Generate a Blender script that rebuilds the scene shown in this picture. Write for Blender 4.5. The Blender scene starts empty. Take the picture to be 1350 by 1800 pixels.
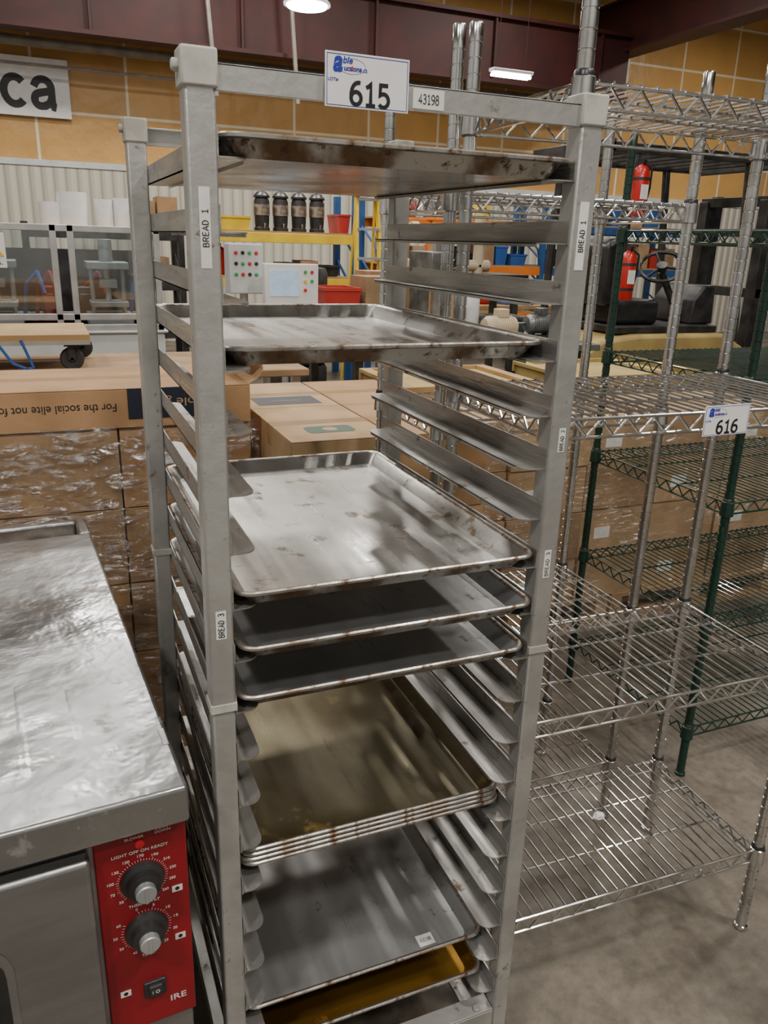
import bpy, math, random
from mathutils import Vector, Matrix
random.seed(7)
COL=bpy.context.scene.collection
# ---------------------------------------------------------------- materials
def mat(name,c1,c2=None,rough=.5,metal=0.,scale=6.,bump=0.,bscale=None,rvar=0.,stretch=None,detail=6,lo=.35,hi=.65,emit=None,alpha=None,coat=0,streak=0,spots=None,bdist=.01):
    m=bpy.data.materials.new(name); m.use_nodes=True
    nt=m.node_tree; N=nt.nodes; L=nt.links; b=N['Principled BSDF']
    b.inputs['Base Color'].default_value=(*c1,1); b.inputs['Roughness'].default_value=rough; b.inputs['Metallic'].default_value=metal
    if coat: b.inputs['Coat Weight'].default_value=coat
    tc=N.new('ShaderNodeTexCoord'); mp=N.new('ShaderNodeMapping'); L.new(tc.outputs['Object'],mp.inputs['Vector'])
    if stretch: mp.inputs['Scale'].default_value=stretch
    col=None; rg=None
    if c2 is not None or rvar:
        n=N.new('ShaderNodeTexNoise'); n.inputs['Scale'].default_value=scale; n.inputs['Detail'].default_value=detail
        L.new(mp.outputs['Vector'],n.inputs['Vector'])
        r=N.new('ShaderNodeMapRange'); r.interpolation_type='SMOOTHSTEP'; r.inputs['From Min'].default_value=lo; r.inputs['From Max'].default_value=hi
        L.new(n.outputs['Fac'],r.inputs['Value'])
        if c2 is not None:
            x=N.new('ShaderNodeMix'); x.data_type='RGBA'; x.inputs['A'].default_value=(*c1,1); x.inputs['B'].default_value=(*c2,1)
            L.new(r.outputs['Result'],x.inputs['Factor']); col=x.outputs['Result']
        if rvar:
            r2=N.new('ShaderNodeMapRange'); r2.inputs['To Min'].default_value=max(.02,rough-rvar); r2.inputs['To Max'].default_value=min(1,rough+rvar)
            L.new(r.outputs['Result'],r2.inputs['Value']); rg=r2.outputs['Result']
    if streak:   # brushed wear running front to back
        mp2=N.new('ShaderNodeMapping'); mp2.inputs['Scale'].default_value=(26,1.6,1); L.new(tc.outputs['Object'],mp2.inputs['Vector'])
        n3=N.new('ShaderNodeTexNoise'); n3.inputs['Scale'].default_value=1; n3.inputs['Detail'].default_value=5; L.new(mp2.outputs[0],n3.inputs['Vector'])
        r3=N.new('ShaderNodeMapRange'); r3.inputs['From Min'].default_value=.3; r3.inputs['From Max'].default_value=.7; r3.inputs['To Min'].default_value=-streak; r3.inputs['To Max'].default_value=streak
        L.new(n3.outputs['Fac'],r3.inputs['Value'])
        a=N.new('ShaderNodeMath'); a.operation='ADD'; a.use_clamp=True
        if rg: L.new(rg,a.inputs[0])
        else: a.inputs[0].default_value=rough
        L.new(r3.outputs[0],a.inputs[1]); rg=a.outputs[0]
    if spots:   # small burnt / rusty specks
        n4=N.new('ShaderNodeTexNoise'); n4.inputs['Scale'].default_value=spots[1]; n4.inputs['Detail'].default_value=5; n4.inputs['Roughness'].default_value=.7; L.new(tc.outputs['Object'],n4.inputs['Vector'])
        r4=N.new('ShaderNodeMapRange'); r4.inputs['From Min'].default_value=spots[2]; r4.inputs['From Max'].default_value=spots[2]+.08; L.new(n4.outputs['Fac'],r4.inputs['Value'])
        x4=N.new('ShaderNodeMix'); x4.data_type='RGBA'; L.new(r4.outputs[0],x4.inputs['Factor'])
        if col: L.new(col,x4.inputs['A'])
        else: x4.inputs['A'].default_value=(*c1,1)
        x4.inputs['B'].default_value=(*spots[0],1); col=x4.outputs['Result']
        mm=N.new('ShaderNodeMapRange'); mm.inputs['To Min'].default_value=metal; mm.inputs['To Max'].default_value=metal*.3; L.new(r4.outputs[0],mm.inputs['Value']); L.new(mm.outputs[0],b.inputs['Metallic'])
    if col: L.new(col,b.inputs['Base Color'])
    if rg: L.new(rg,b.inputs['Roughness'])
    if bump:
        n2=N.new('ShaderNodeTexNoise'); n2.inputs['Scale'].default_value=bscale or scale*3; n2.inputs['Detail'].default_value=4
        L.new(mp.outputs['Vector'],n2.inputs['Vector'])
        bp=N.new('ShaderNodeBump'); bp.inputs['Strength'].default_value=bump; bp.inputs['Distance'].default_value=bdist
        L.new(n2.outputs['Fac'],bp.inputs['Height']); L.new(bp.outputs['Normal'],b.inputs['Normal'])
    if emit:
        b.inputs['Emission Color'].default_value=(*emit[0],1); b.inputs['Emission Strength'].default_value=emit[1]
    if alpha is not None: b.inputs['Alpha'].default_value=alpha
    return m
M={}
RUST=(.10,.045,.018)
M['alu']=mat('aluminium',(.52,.52,.505),(.37,.365,.35),.44,.62,11,.14,50,.1,lo=.3,hi=.7,spots=((.16,.12,.08),26,.62))
M['alu_rail']=mat('aluminium_rail',(.55,.545,.53),(.33,.32,.30),.38,.8,9,.15,50,.12,stretch=(1,.3,3),lo=.3,hi=.7,spots=((.14,.10,.06),22,.60))
M['capgrey']=mat('plastic_cap',(.50,.49,.45),(.34,.32,.28),.55,0,20)
M['chrome']=mat('chrome',(.74,.74,.74),(.52,.515,.50),.19,1,12,0,None,.07,spots=((.3,.26,.2),40,.62))
M['greenwire']=mat('green_epoxy',(.003,.022,.014),(.004,.034,.022),.35,.0,12,coat=.3)
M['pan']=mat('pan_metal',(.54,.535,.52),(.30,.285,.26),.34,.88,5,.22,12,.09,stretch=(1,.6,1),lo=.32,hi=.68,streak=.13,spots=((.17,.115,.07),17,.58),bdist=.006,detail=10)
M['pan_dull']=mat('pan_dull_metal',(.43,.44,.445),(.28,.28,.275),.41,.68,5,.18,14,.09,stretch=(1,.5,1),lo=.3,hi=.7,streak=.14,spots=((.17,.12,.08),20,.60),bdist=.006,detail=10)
M['pan_rim']=mat('pan_rim_metal',(.54,.53,.51),(.29,.24,.19),.36,.9,16,.1,60,.08,spots=(RUST,30,.53))
M['pan_burnt']=mat('pan_burnt_underside',(.48,.47,.44),(.17,.11,.065),.38,.75,15,.2,40,.1,stretch=(1,1,.45),lo=.44,hi=.60,spots=((.085,.04,.018),40,.56))
M['pan_under']=mat('pan_underside',(.46,.455,.44),(.17,.15,.13),.27,.9,5,.3,10,.08,lo=.35,hi=.66,spots=(RUST,12,.57),bdist=.008,detail=10)
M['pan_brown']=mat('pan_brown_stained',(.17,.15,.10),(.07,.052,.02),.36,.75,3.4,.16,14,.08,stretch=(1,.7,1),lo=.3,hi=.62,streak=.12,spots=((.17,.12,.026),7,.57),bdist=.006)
M['pan_gold']=mat('pan_golden_stained',(.55,.31,.05),(.26,.12,.02),.28,.85,5,.1,16,.08,lo=.3,hi=.7,spots=((.16,.08,.02),14,.6))
M['steel']=mat('oven_steel',(.46,.465,.475),(.33,.335,.34),.28,.95,5,.5,8,.10,lo=.25,hi=.75,spots=((.27,.26,.25),22,.58),bdist=.014,detail=10)
M['steel_door']=mat('oven_door_steel',(.40,.405,.41),(.30,.30,.305),.38,.95,4,.05,60,.06,stretch=(1,1,4))
M['rust']=mat('rusty_steel',(.35,.30,.25),(.12,.08,.05),.6,.4,18,.3,40)
M['red']=mat('red_panel',(.25,.006,.013),(.19,.005,.010),.4,0,8)
M['black']=mat('black_plastic',(.012,.012,.013),(.03,.03,.03),.35,0,9)
M['rubber']=mat('rubber',(.02,.02,.02),(.045,.042,.04),.75,0,15,.2)
M['blacksteel']=mat('black_painted_steel',(.02,.02,.022),(.05,.048,.045),.45,.2,8)
M['white']=mat('white_plastic',(.80,.80,.80),(.74,.74,.74),.4,0,10)
M['whitepaint']=mat('white_paint',(.60,.62,.62),(.50,.52,.52),.45,0,4)
M['greypaint']=mat('grey_painted_wall',(.40,.40,.39),(.33,.33,.32),.5,0,4)
M['label']=mat('label_paper',(.78,.78,.76),(.70,.70,.68),.6,0,20)
M['ink']=mat('black_ink',(.01,.01,.012),None,.5)
M['blueink']=mat('blue_ink',(.015,.03,.35),None,.5)
M['redink']=mat('red_ink',(.6,.02,.03),None,.5)
M['whiteink']=mat('white_ink',(.68,.62,.58),None,.5)
M['card']=mat('cardboard',(.42,.25,.125),(.33,.19,.09),.8,0,5,.12,40)
M['card2']=mat('cardboard_pale',(.48,.32,.175),(.38,.25,.13),.78,0,6,.12,40)
M['card3']=mat('cardboard_dull',(.36,.23,.125),(.27,.17,.09),.75,0,6,.12,40)
M['tape']=mat('packing_tape',(.44,.28,.14),(.38,.235,.12),.22,0,10)
M['navy']=mat('navy_print',(.012,.016,.03),None,.5)
M['greenprint']=mat('green_print',(.02,.085,.045),None,.5)
M['wood']=mat('pale_wood',(.50,.33,.17),(.38,.23,.11),.65,0,5,.1,30,stretch=(.4,6,6))
M['plywood']=mat('plywood',(.46,.30,.13),(.36,.22,.095),.6,0,4,.05,30)
M['maroon']=mat('maroon_steel',(.052,.009,.008),(.035,.008,.007),.6,.1,3)
M['pipe']=mat('grey_pipe',(.30,.27,.24),(.22,.2,.18),.5,.4,5)
M['extrusion']=mat('anodised_extrusion',(.55,.56,.57),(.45,.46,.47),.4,.7,10)
M['orange']=mat('orange_paint',(.85,.22,.02),(.7,.17,.02),.5,0,5)
M['yellow']=mat('yellow_paint',(.85,.6,.03),(.72,.48,.03),.5,0,5)
M['blue']=mat('blue_paint',(.02,.10,.30),(.02,.075,.22),.5,0,5)
M['redpaint']=mat('red_paint',(.5,.015,.012),(.42,.015,.012),.3,0,5,coat=.3)
M['tan']=mat('tan_paint',(.44,.33,.12),(.35,.25,.09),.6,0,5)
M['cream']=mat('cream_plastic',(.58,.49,.34),(.48,.39,.26),.5,0,5)
M['greymetal']=mat('machine_grey',(.22,.23,.23),(.11,.11,.11),.4,.6,9)
M['bluebin']=mat('blue_plastic',(.03,.12,.42),(.03,.1,.33),.4,0,5)
M['redbin']=mat('red_plastic',(.5,.04,.03),(.4,.03,.03),.4,0,5)
M['screen']=mat('screen',(.25,.35,.45),(.35,.45,.55),.15,0,20,emit=((.45,.6,.75),.5))
M['greenbtn']=mat('green_button',(.02,.4,.1),None,.3)
M['lamp']=mat('lamp_glow',(1,1,1),None,.4,emit=((1,.95,.86),22))
def glassmat():
    m=bpy.data.materials.new('clear_acrylic'); m.use_nodes=True; nt=m.node_tree; N=nt.nodes; L=nt.links
    N.remove(N['Principled BSDF']); o=N['Material Output']
    t=N.new('ShaderNodeBsdfTransparent'); t.inputs[0].default_value=(.82,.87,.88,1); g=N.new('ShaderNodeBsdfGlossy'); g.inputs['Roughness'].default_value=.05
    mx=N.new('ShaderNodeMixShader'); mx.inputs[0].default_value=.18; L.new(t.outputs[0],mx.inputs[1]); L.new(g.outputs[0],mx.inputs[2]); L.new(mx.outputs[0],o.inputs[0]); return m
M['acrylic']=glassmat()
def wrapmat(nm,f0,f1,top,sc=2.2,st=(2.2,2,9),rough=.2):
    m=bpy.data.materials.new(nm); m.use_nodes=True; nt=m.node_tree; N=nt.nodes; L=nt.links
    N.remove(N['Principled BSDF']); o=N['Material Output']
    t=N.new('ShaderNodeBsdfTransparent'); t.inputs[0].default_value=(.97,.97,.96,1); g=N.new('ShaderNodeBsdfGlossy'); g.inputs['Roughness'].default_value=rough; g.inputs[0].default_value=(1,1,1,1)
    mx=N.new('ShaderNodeMixShader'); L.new(t.outputs[0],mx.inputs[1]); L.new(g.outputs[0],mx.inputs[2]); L.new(mx.outputs[0],o.inputs[0])
    tc=N.new('ShaderNodeTexCoord'); mp=N.new('ShaderNodeMapping'); mp.inputs['Scale'].default_value=st; mp.inputs['Rotation'].default_value=(0,.35,0)
    n=N.new('ShaderNodeTexNoise'); n.inputs['Scale'].default_value=sc; n.inputs['Detail'].default_value=9; n.inputs['Distortion'].default_value=2.6
    L.new(tc.outputs['Object'],mp.inputs[0]); L.new(mp.outputs[0],n.inputs['Vector'])
    r=N.new('ShaderNodeMapRange'); r.inputs['From Min'].default_value=f0; r.inputs['From Max'].default_value=f1; r.inputs['To Min'].default_value=.05; r.inputs['To Max'].default_value=top
    L.new(n.outputs['Fac'],r.inputs['Value']); L.new(r.outputs[0],mx.inputs[0])
    n2=N.new('ShaderNodeTexNoise'); n2.inputs['Scale'].default_value=7; n2.inputs['Detail'].default_value=5; n2.inputs['Distortion'].default_value=1.5; L.new(mp.outputs[0],n2.inputs['Vector'])
    bp=N.new('ShaderNodeBump'); bp.inputs['Strength'].default_value=1; bp.inputs['Distance'].default_value=.06; L.new(n2.outputs['Fac'],bp.inputs['Height']); L.new(bp.outputs[0],g.inputs['Normal'])
    return m
M['film']=wrapmat('stretch_film',.46,.64,.62,3.0,(2.2,2,6),.13)
M['film_thin']=wrapmat('thin_stretch_film',.54,.76,.34,3.0,(2,2,6),.18)
# ---------------------------------------------------------------- mesh builder
class MB:
    def __init__(s): s.v=[]; s.f=[]; s.m=[]
    def add(s,vs,fs,m=0):
        o=len(s.v); s.v+= [tuple(v) for v in vs]; s.f+=[tuple(i+o for i in f) for f in fs]; s.m+=[m]*len(fs); return s
    def box(s,x0,x1,y0,y1,z0,z1,m=0):
        vs=[(x0,y0,z0),(x1,y0,z0),(x1,y1,z0),(x0,y1,z0),(x0,y0,z1),(x1,y0,z1),(x1,y1,z1),(x0,y1,z1)]
        return s.add(vs,[(0,3,2,1),(4,5,6,7),(0,1,5,4),(1,2,6,5),(2,3,7,6),(3,0,4,7)],m)
    def cyl(s,p0,p1,r,seg=12,r2=None,m=0,cap=True):
        p0=Vector(p0);p1=Vector(p1); r2=r if r2 is None else r2
        d=(p1-p0).normalized(); a=Vector((0,0,1)) if abs(d.z)<.9 else Vector((1,0,0))
        x=d.cross(a).normalized(); y=x.cross(d)*-1
        x,y=y,x
        vs=[];
        for p,rr in ((p0,r),(p1,r2)):
            for k in range(seg):
                t=2*math.pi*k/seg; vs.append(p+rr*(math.cos(t)*x+math.sin(t)*y))
        fs=[(k,(k+1)%seg,seg+(k+1)%seg,seg+k) for k in range(seg)]
        if cap: fs+=[tuple(range(seg-1,-1,-1)),tuple(range(seg,2*seg))]
        return s.add(vs,fs,m)
    def path(s,pts,r,seg=8,m=0):
        for a,b in zip(pts[:-1],pts[1:]): s.cyl(a,b,r,seg,m=m)
        return s
    def lathe(s,prof,c,seg=24,axis='z',m=0,close=True):
        c=Vector(c); vs=[]
        for r,h in prof:
            for k in range(seg):
                t=2*math.pi*k/seg; a,b=r*math.cos(t),r*math.sin(t)
                vs.append(c+Vector({'z':(a,b,h),'y':(a,h,-b),'x':(h,a,b)}[axis]))
        n=len(prof); fs=[(i*seg+k,i*seg+(k+1)%seg,(i+1)*seg+(k+1)%seg,(i+1)*seg+k) for i in range(n-1) for k in range(seg)]
        if close: fs+=[tuple(range(seg-1,-1,-1)),tuple((n-1)*seg+k for k in range(seg))]
        return s.add(vs,fs,m)
    def prism(s,poly,h0,h1,axis='z',m=0):
        n=len(poly)
        f={'z':lambda a,b,h:(a,b,h),'y':lambda a,b,h:(a,h,b),'x':lambda a,b,h:(h,a,b)}[axis]
        vs=[f(a,b,h0) for a,b in poly]+[f(a,b,h1) for a,b in poly]
        fs=[(k,(k+1)%n,n+(k+1)%n,n+k) for k in range(n)]+[tuple(range(n-1,-1,-1)),tuple(range(n,2*n))]
        return s.add(vs,fs,m)
    def done(s,name,mats,parent=None,origin=(0,0,0),smooth=True,bevel=0,label=None,cat=None,group=None,kind=None,seg=2):
        me=bpy.data.meshes.new(name); o=Vector(origin)
        me.from_pydata([Vector(v)-o for v in s.v],[],s.f)
        if not isinstance(mats,(list,tuple)): mats=[mats]
        for m in mats: me.materials.append(M[m] if isinstance(m,str) else m)
        me.polygons.foreach_set('material_index',s.m)
        me.update()
        import bmesh
        bm=bmesh.new(); bm.from_mesh(me); bmesh.ops.recalc_face_normals(bm,faces=bm.faces); bm.to_mesh(me); bm.free()
        if smooth: me.shade_smooth(); me.set_sharp_from_angle(angle=.7)
        ob=bpy.data.objects.new(name,me); COL.objects.link(ob)
        if parent is not None: ob.parent=parent
        else: ob.location=o
        if bevel:
            b=ob.modifiers.new('bevel','BEVEL'); b.width=bevel; b.segments=seg; b.limit_method='ANGLE'
        tagit(ob,label,cat,group,kind); return ob
def tagit(ob,label=None,cat=None,group=None,kind=None):
    if label: ob['label']=label
    if cat: ob['category']=cat
    if group: ob['group']=group
    if kind: ob['kind']=kind
def thing(name,origin,label,cat,group=None,rot=0):
    e=bpy.data.objects.new(name,None); e.empty_display_size=.1; COL.objects.link(e); e.location=origin; e.rotation_euler=(0,0,rot)
    tagit(e,label,cat,group); return e
def text(s,c,right,up,w,h,parent,m='ink',origin=(0,0,0),bold=0.,name='lettering',depth=.0003,shear=0):
    cu=bpy.data.curves.new('t','FONT'); cu.body=s; cu.size=1; cu.offset=bold; cu.extrude=.001; cu.shear=shear
    ob=bpy.data.objects.new('t',cu); COL.objects.link(ob)
    bpy.context.view_layer.update()
    me=bpy.data.meshes.new_from_object(ob.evaluated_get(bpy.context.evaluated_depsgraph_get()))
    bpy.data.objects.remove(ob)
    xs=[v.co.x for v in me.vertices]; ys=[v.co.y for v in me.vertices]
    x0,x1,y0,y1=min(xs),max(xs),min(ys),max(ys)
    right=Vector(right);up=Vector(up);n=right.cross(up); c=Vector(c); o=Vector(origin)
    for v in me.vertices:
        a=((v.co.x-x0)/(x1-x0)-.5)*w; b=((v.co.y-y0)/(y1-y0)-.5)*h; k=(v.co.z/.001)*.5+.5
        v.co=c+a*right+b*up+n*(k*depth)-o
    me.materials.clear(); me.materials.append(M[m])
    r=bpy.data.objects.new(name,me); COL.objects.link(r); r.parent=parent; return r
# plain sans-serif lettering made from constant-width strokes
def arc(cx,cy,rx,ry,a0,a1,n=14): return [(cx+rx*math.cos(math.radians(a0+(a1-a0)*k/n)),cy+ry*math.sin(math.radians(a0+(a1-a0)*k/n))) for k in range(n+1)]
GL={'6':[arc(.30,.30,.24,.27,0,360,24),[(.06,.32),(.065,.50),(.10,.68),(.17,.83),(.27,.93),(.40,.97),(.50,.955)]],
'1':[[(.10,.78),(.24,.86),(.33,.96),(.33,.03)],[(.10,.03),(.56,.03)]],
'5':[[(.50,.96),(.13,.96),(.105,.52)]+[(.18,.575)]+arc(.28,.30,.25,.29,95,-145,18)],
'2':[arc(.29,.70,.23,.26,165,-25,14)+[(.40,.42),(.06,.03),(.56,.03)]],
'3':[arc(.28,.73,.21,.23,150,-80,12)+[(.2,.52)],[(.2,.52)]+arc(.28,.28,.25,.26,85,-150,14)],
'4':[[(.42,.0),(.42,.97),(.04,.27),(.58,.27)]],
'8':[arc(.30,.74,.19,.22,0,360,20),arc(.30,.27,.24,.26,0,360,20)],
'9':[arc(.30,.68,.24,.27,0,360,24),[(.54,.66),(.535,.48),(.50,.30),(.43,.15),(.33,.06),(.20,.03),(.10,.045)]],
'B':[[(.08,.0),(.08,.97)],[(.08,.96),(.28,.96)]+arc(.28,.75,.2,.21,90,-90,10)+[(.08,.54)],[(.28,.54)]+arc(.30,.29,.23,.26,90,-90,10)+[(.08,.03)]],
'R':[[(.08,.0),(.08,.97)],[(.08,.96),(.30,.96)]+arc(.30,.73,.22,.23,90,-90,10)+[(.08,.50)],[(.32,.50),(.54,.0)]],
'E':[[(.52,.96),(.09,.96),(.09,.03),(.53,.03)],[(.09,.51),(.48,.51)]],
'A':[[(.02,.0),(.30,.97),(.58,.0)],[(.12,.32),(.48,.32)]],
'D':[[(.08,.0),(.08,.97)],[(.08,.96),(.24,.96)]+arc(.24,.495,.30,.465,90,-90,16)+[(.08,.03)]],
'c':[arc(.30,.30,.25,.26,42,318,22)],
'a':[[(.07,.41)]+arc(.28,.39,.20,.17,150,0,10)+[(.48,.12),(.52,.03),(.57,.02)],[(.48,.36),(.40,.33),(.22,.30)]+arc(.20,.165,.13,.125,90,270,10)+[(.30,.045),(.42,.10),(.48,.2)]],
' ':[]}
def strokes(s,c,right,up,w,h,parent,m='ink',origin=(0,0,0),sw=.13,tall=1.,name='lettering'):
    right=Vector(right);up=Vector(up);n=right.cross(up);c=Vector(c); b=MB(); total=.68*len(s)-.08
    for i,ch in enumerate(s):
        for si,st in enumerate(GL[ch]):
            P=[((q[0]+.68*i-total/2)/total*w,(q[1]/tall-.5)*h) for q in st]; hw=sw*.5*h/tall; L=[];R=[]
            closed=math.dist(P[0],P[-1])<1e-6
            for k,p in enumerate(P):
                a=P[k-1] if k else (P[-2] if closed else p); d=P[k+1] if k<len(P)-1 else (P[1] if closed else p)
                def unit(q,r_):
                    l=math.dist(q,r_); return ((r_[0]-q[0])/l,(r_[1]-q[1])/l) if l>1e-9 else None
                u1=unit(a,p);u2=unit(p,d); u1=u1 or u2; u2=u2 or u1
                t=(u1[0]+u2[0],u1[1]+u2[1]); l=math.hypot(*t) or 1; t=(t[0]/l,t[1]/l); cs=max(.55,t[0]*u1[0]+t[1]*u1[1]); k2=hw/cs
                L.append((p[0]-t[1]*k2,p[1]+t[0]*k2)); R.append((p[0]+t[1]*k2,p[1]-t[0]*k2))
            off=n*(.0003+.00004*si)
            vs=[c+x*right+y*up+off for x,y in L+R]; q=len(P)
            b.add(vs,[(k,k+1,q+k+1,q+k) for k in range(q-1)])
    return b.done(name,m,parent,origin,smooth=False)
X=(1,0,0);Z=(0,0,1)
# ---------------------------------------------------------------- structure
def wall_material():
    m=bpy.data.materials.new('insulated_wall'); m.use_nodes=True; nt=m.node_tree; N=nt.nodes; L=nt.links; b=N['Principled BSDF']
    tc=N.new('ShaderNodeTexCoord'); mp=N.new('ShaderNodeMapping'); mp.inputs['Rotation'].default_value=(math.pi/2,0,0)
    L.new(tc.outputs['Object'],mp.inputs[0])
    br=N.new('ShaderNodeTexBrick'); br.offset=0; br.inputs['Scale'].default_value=1; br.inputs['Brick Width'].default_value=1.22; br.inputs['Row Height'].default_value=.78
    br.inputs['Mortar Size'].default_value=.026; br.inputs['Mortar Smooth'].default_value=.6
    br.inputs['Color1'].default_value=(.62,.35,.105,1); br.inputs['Color2'].default_value=(.55,.305,.09,1); br.inputs['Mortar'].default_value=(.80,.70,.52,1)
    L.new(mp.outputs[0],br.inputs['Vector'])
    n=N.new('ShaderNodeTexNoise'); n.inputs['Scale'].default_value=2.2; n.inputs['Detail'].default_value=6; L.new(tc.outputs['Object'],n.inputs['Vector'])
    mx=N.new('ShaderNodeMix'); mx.data_type='RGBA'; mx.blend_type='MULTIPLY'; mx.inputs['Factor'].default_value=.5
    L.new(br.outputs['Color'],mx.inputs['A']); 
    r=N.new('ShaderNodeMapRange'); r.inputs['To Min'].default_value=.6; r.inputs['To Max'].default_value=1.3; L.new(n.outputs['Fac'],r.inputs['Value']); L.new(r.outputs[0],mx.inputs['B'])
    L.new(mx.outputs['Result'],b.inputs['Base Color']); b.inputs['Roughness'].default_value=.38
    bp=N.new('ShaderNodeBump'); bp.inputs['Strength'].default_value=.6; bp.inputs['Distance'].default_value=.06; L.new(n.outputs['Fac'],bp.inputs['Height']); L.new(bp.outputs[0],b.inputs['Normal'])
    return m
M['insul']=wall_material()
def corrug(c,scale,axis='X'):
    m=bpy.data.materials.new('corrugated_sheet'); m.use_nodes=True; nt=m.node_tree; N=nt.nodes; L=nt.links; b=N['Principled BSDF']
    tc=N.new('ShaderNodeTexCoord'); w=N.new('ShaderNodeTexWave'); w.bands_direction=axis; w.inputs['Scale'].default_value=scale
    L.new(tc.outputs['Object'],w.inputs['Vector'])
    r=N.new('ShaderNodeValToRGB'); r.color_ramp.elements[0].color=(c[0]*.6,c[1]*.6,c[2]*.6,1); r.color_ramp.elements[0].position=.0; r.color_ramp.elements[1].position=.25; r.color_ramp.elements[1].color=(*c,1)
    L.new(w.outputs['Fac'],r.inputs[0]); L.new(r.outputs[0],b.inputs['Base Color']); b.inputs['Roughness'].default_value=.5
    bp=N.new('ShaderNodeBump'); bp.inputs['Strength'].default_value=.8; bp.inputs['Distance'].default_value=.03; L.new(w.outputs['Fac'],bp.inputs['Height']); L.new(bp.outputs[0],b.inputs['Normal'])
    return m
M['corr']=corrug((.60,.56,.47),2.0)
M['roof']=corrug((.48,.47,.44),1.2)
def floormat():
    m=bpy.data.materials.new('concrete_floor'); m.use_nodes=True; nt=m.node_tree; N=nt.nodes; L=nt.links; b=N['Principled BSDF']
    tc=N.new('ShaderNodeTexCoord')
    n=N.new('ShaderNodeTexNoise'); n.inputs['Scale'].default_value=2.0; n.inputs['Detail'].default_value=11; n.inputs['Roughness'].default_value=.62; L.new(tc.outputs['Object'],n.inputs['Vector'])
    n2=N.new('ShaderNodeTexNoise'); n2.inputs['Scale'].default_value=26; n2.inputs['Detail'].default_value=8; n2.inputs['Roughness'].default_value=.7; L.new(tc.outputs['Object'],n2.inputs['Vector'])
    r=N.new('ShaderNodeValToRGB'); e=r.color_ramp.elements; e[0].position=.38; e[0].color=(.07,.057,.042,1); e[1].position=.62; e[1].color=(.19,.165,.13,1)
    L.new(n.outputs['Fac'],r.inputs[0])
    mx=N.new('ShaderNodeMix'); mx.data_type='RGBA'; mx.blend_type='OVERLAY'; mx.inputs['Factor'].default_value=.75; L.new(r.outputs[0],mx.inputs['A']); L.new(n2.outputs['Fac'],mx.inputs['B'])
    L.new(mx.outputs['Result'],b.inputs['Base Color'])
    rr=N.new('ShaderNodeMapRange'); rr.inputs['To Min'].default_value=.28; rr.inputs['To Max'].default_value=.62; L.new(n2.outputs['Fac'],rr.inputs['Value']); L.new(rr.outputs[0],b.inputs['Roughness'])
    bp=N.new('ShaderNodeBump'); bp.inputs['Strength'].default_value=.1; bp.inputs['Distance'].default_value=.004; L.new(n2.outputs['Fac'],bp.inputs['Height']); L.new(bp.outputs[0],b.inputs['Normal'])
    return m
M['floor']=floormat()
XL,XR,YN,YF,H=-6,15,-5,12,5.8
def struct(name,m,*b):
    return MB().box(*b).done(name,m,kind='structure',smooth=False)
struct('floor','floor',XL,XR,YN,YF,-.1,0)
struct('ceiling','roof',XL,XR,YN,YF,H,H+.1)
struct('wall_back','insul',XL,XR,YF,YF+.1,0,H)
struct('trim_1','corr',XL,XR,YF-.04,YF-.001,0,2.42)
struct('trim_2','whitepaint',XL,XR,YF-.06,YF-.001,2.42,2.50)
struct('wall_left','whitepaint',XL-.1,XL,YN,YF,0,H)
struct('wall_right','whitepaint',XR,XR+.1,YN,YF,0,H)
struct('wall_front','greypaint',XL,XR,YN-.1,YN,0,H)
# roof steel
b=MB(); b.box(XL,8.9,10.9,11.0,3.92,4.75); b.box(XL,8.9,10.8,11.1,3.88,3.93); b.box(XL,8.9,10.8,11.1,4.74,4.79)
for k in range(8): b.box(-5+k*1.9,-4.97+k*1.9,10.82,11.08,3.93,4.74)
b.done('trim_3','maroon',kind='structure',smooth=False)
b=MB()
b.box(8.9,9.1,-4.9,11.9,4.6,5.3); b.box(8.8,9.2,-4.9,11.9,4.56,4.6); b.box(8.8,9.2,-4.9,11.9,5.3,5.34)
b.done('trim_4','maroon',kind='structure',smooth=False)
b=MB()
for y in (-3,-1,1,3,5,7,8.5,10.): b.box(XL,XR,y,y+.08,5.45,5.79); 
b.done('trim_5','maroon',kind='structure',smooth=False)
b=MB(); b.cyl((XL,11.5,3.86),(8.9,11.5,3.86),.06,12); b.cyl((XL,11.55,3.6),(2.2,11.55,3.6),.02,8)
for x in (2.2,3.3): b.cyl((x,10.6,3.3),(x-.15,10.6,5.4),.03,8)
b.done('trim_6','pipe',kind='structure')
# ---------------------------------------------------------------- ceiling lamps and an added fill lamp
def lampfix(x,y,z):
    e=thing('high_bay_lamp',(x,y,z),'round white high bay lamp hanging glowing from the ceiling','lamp')
    MB().lathe([(.05,.35),(.1,.3),(.12,.12),(.24,.02),(.24,0),(.22,.0)],(0,0,0),24,close=True).done('lamp_housing','white',e)
    MB().lathe([(.0,.0),(.21,-.002),(.2,-.02),(.01,-.03)],(0,0,0),24,close=False).done('lamp_lens','lamp',e)
    MB().cyl((0,0,.34),(0,0,H-z),.01,6).done('hanging_rod','pipe',e)
lampfix(2.62,8,3.82)
def tubefix(x0,x1,y,z):
    e=thing('fluorescent_light',(x0,y,z),'long fluorescent strip light glowing under the roof','ceiling light')
    MB().box(0,x1-x0,-.06,.06,.03,.07).done('light_housing','white',e,bevel=.01)
    MB().cyl((.03,-.03,.0),(x1-x0-.03,-.03,.0),.02,8).cyl((.03,.04,.0),(x1-x0-.03,.04,.0),.02,8).done('light_tube','lamp',e)
    MB().cyl((.1,0,.07),(.1,0,H-z),.004,6).cyl((x1-x0-.1,0,.07),(x1-x0-.1,0,H-z),.004,6).done('hanging_rod','maroon',e)
tubefix(5.35,5.95,9,3.62)
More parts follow.
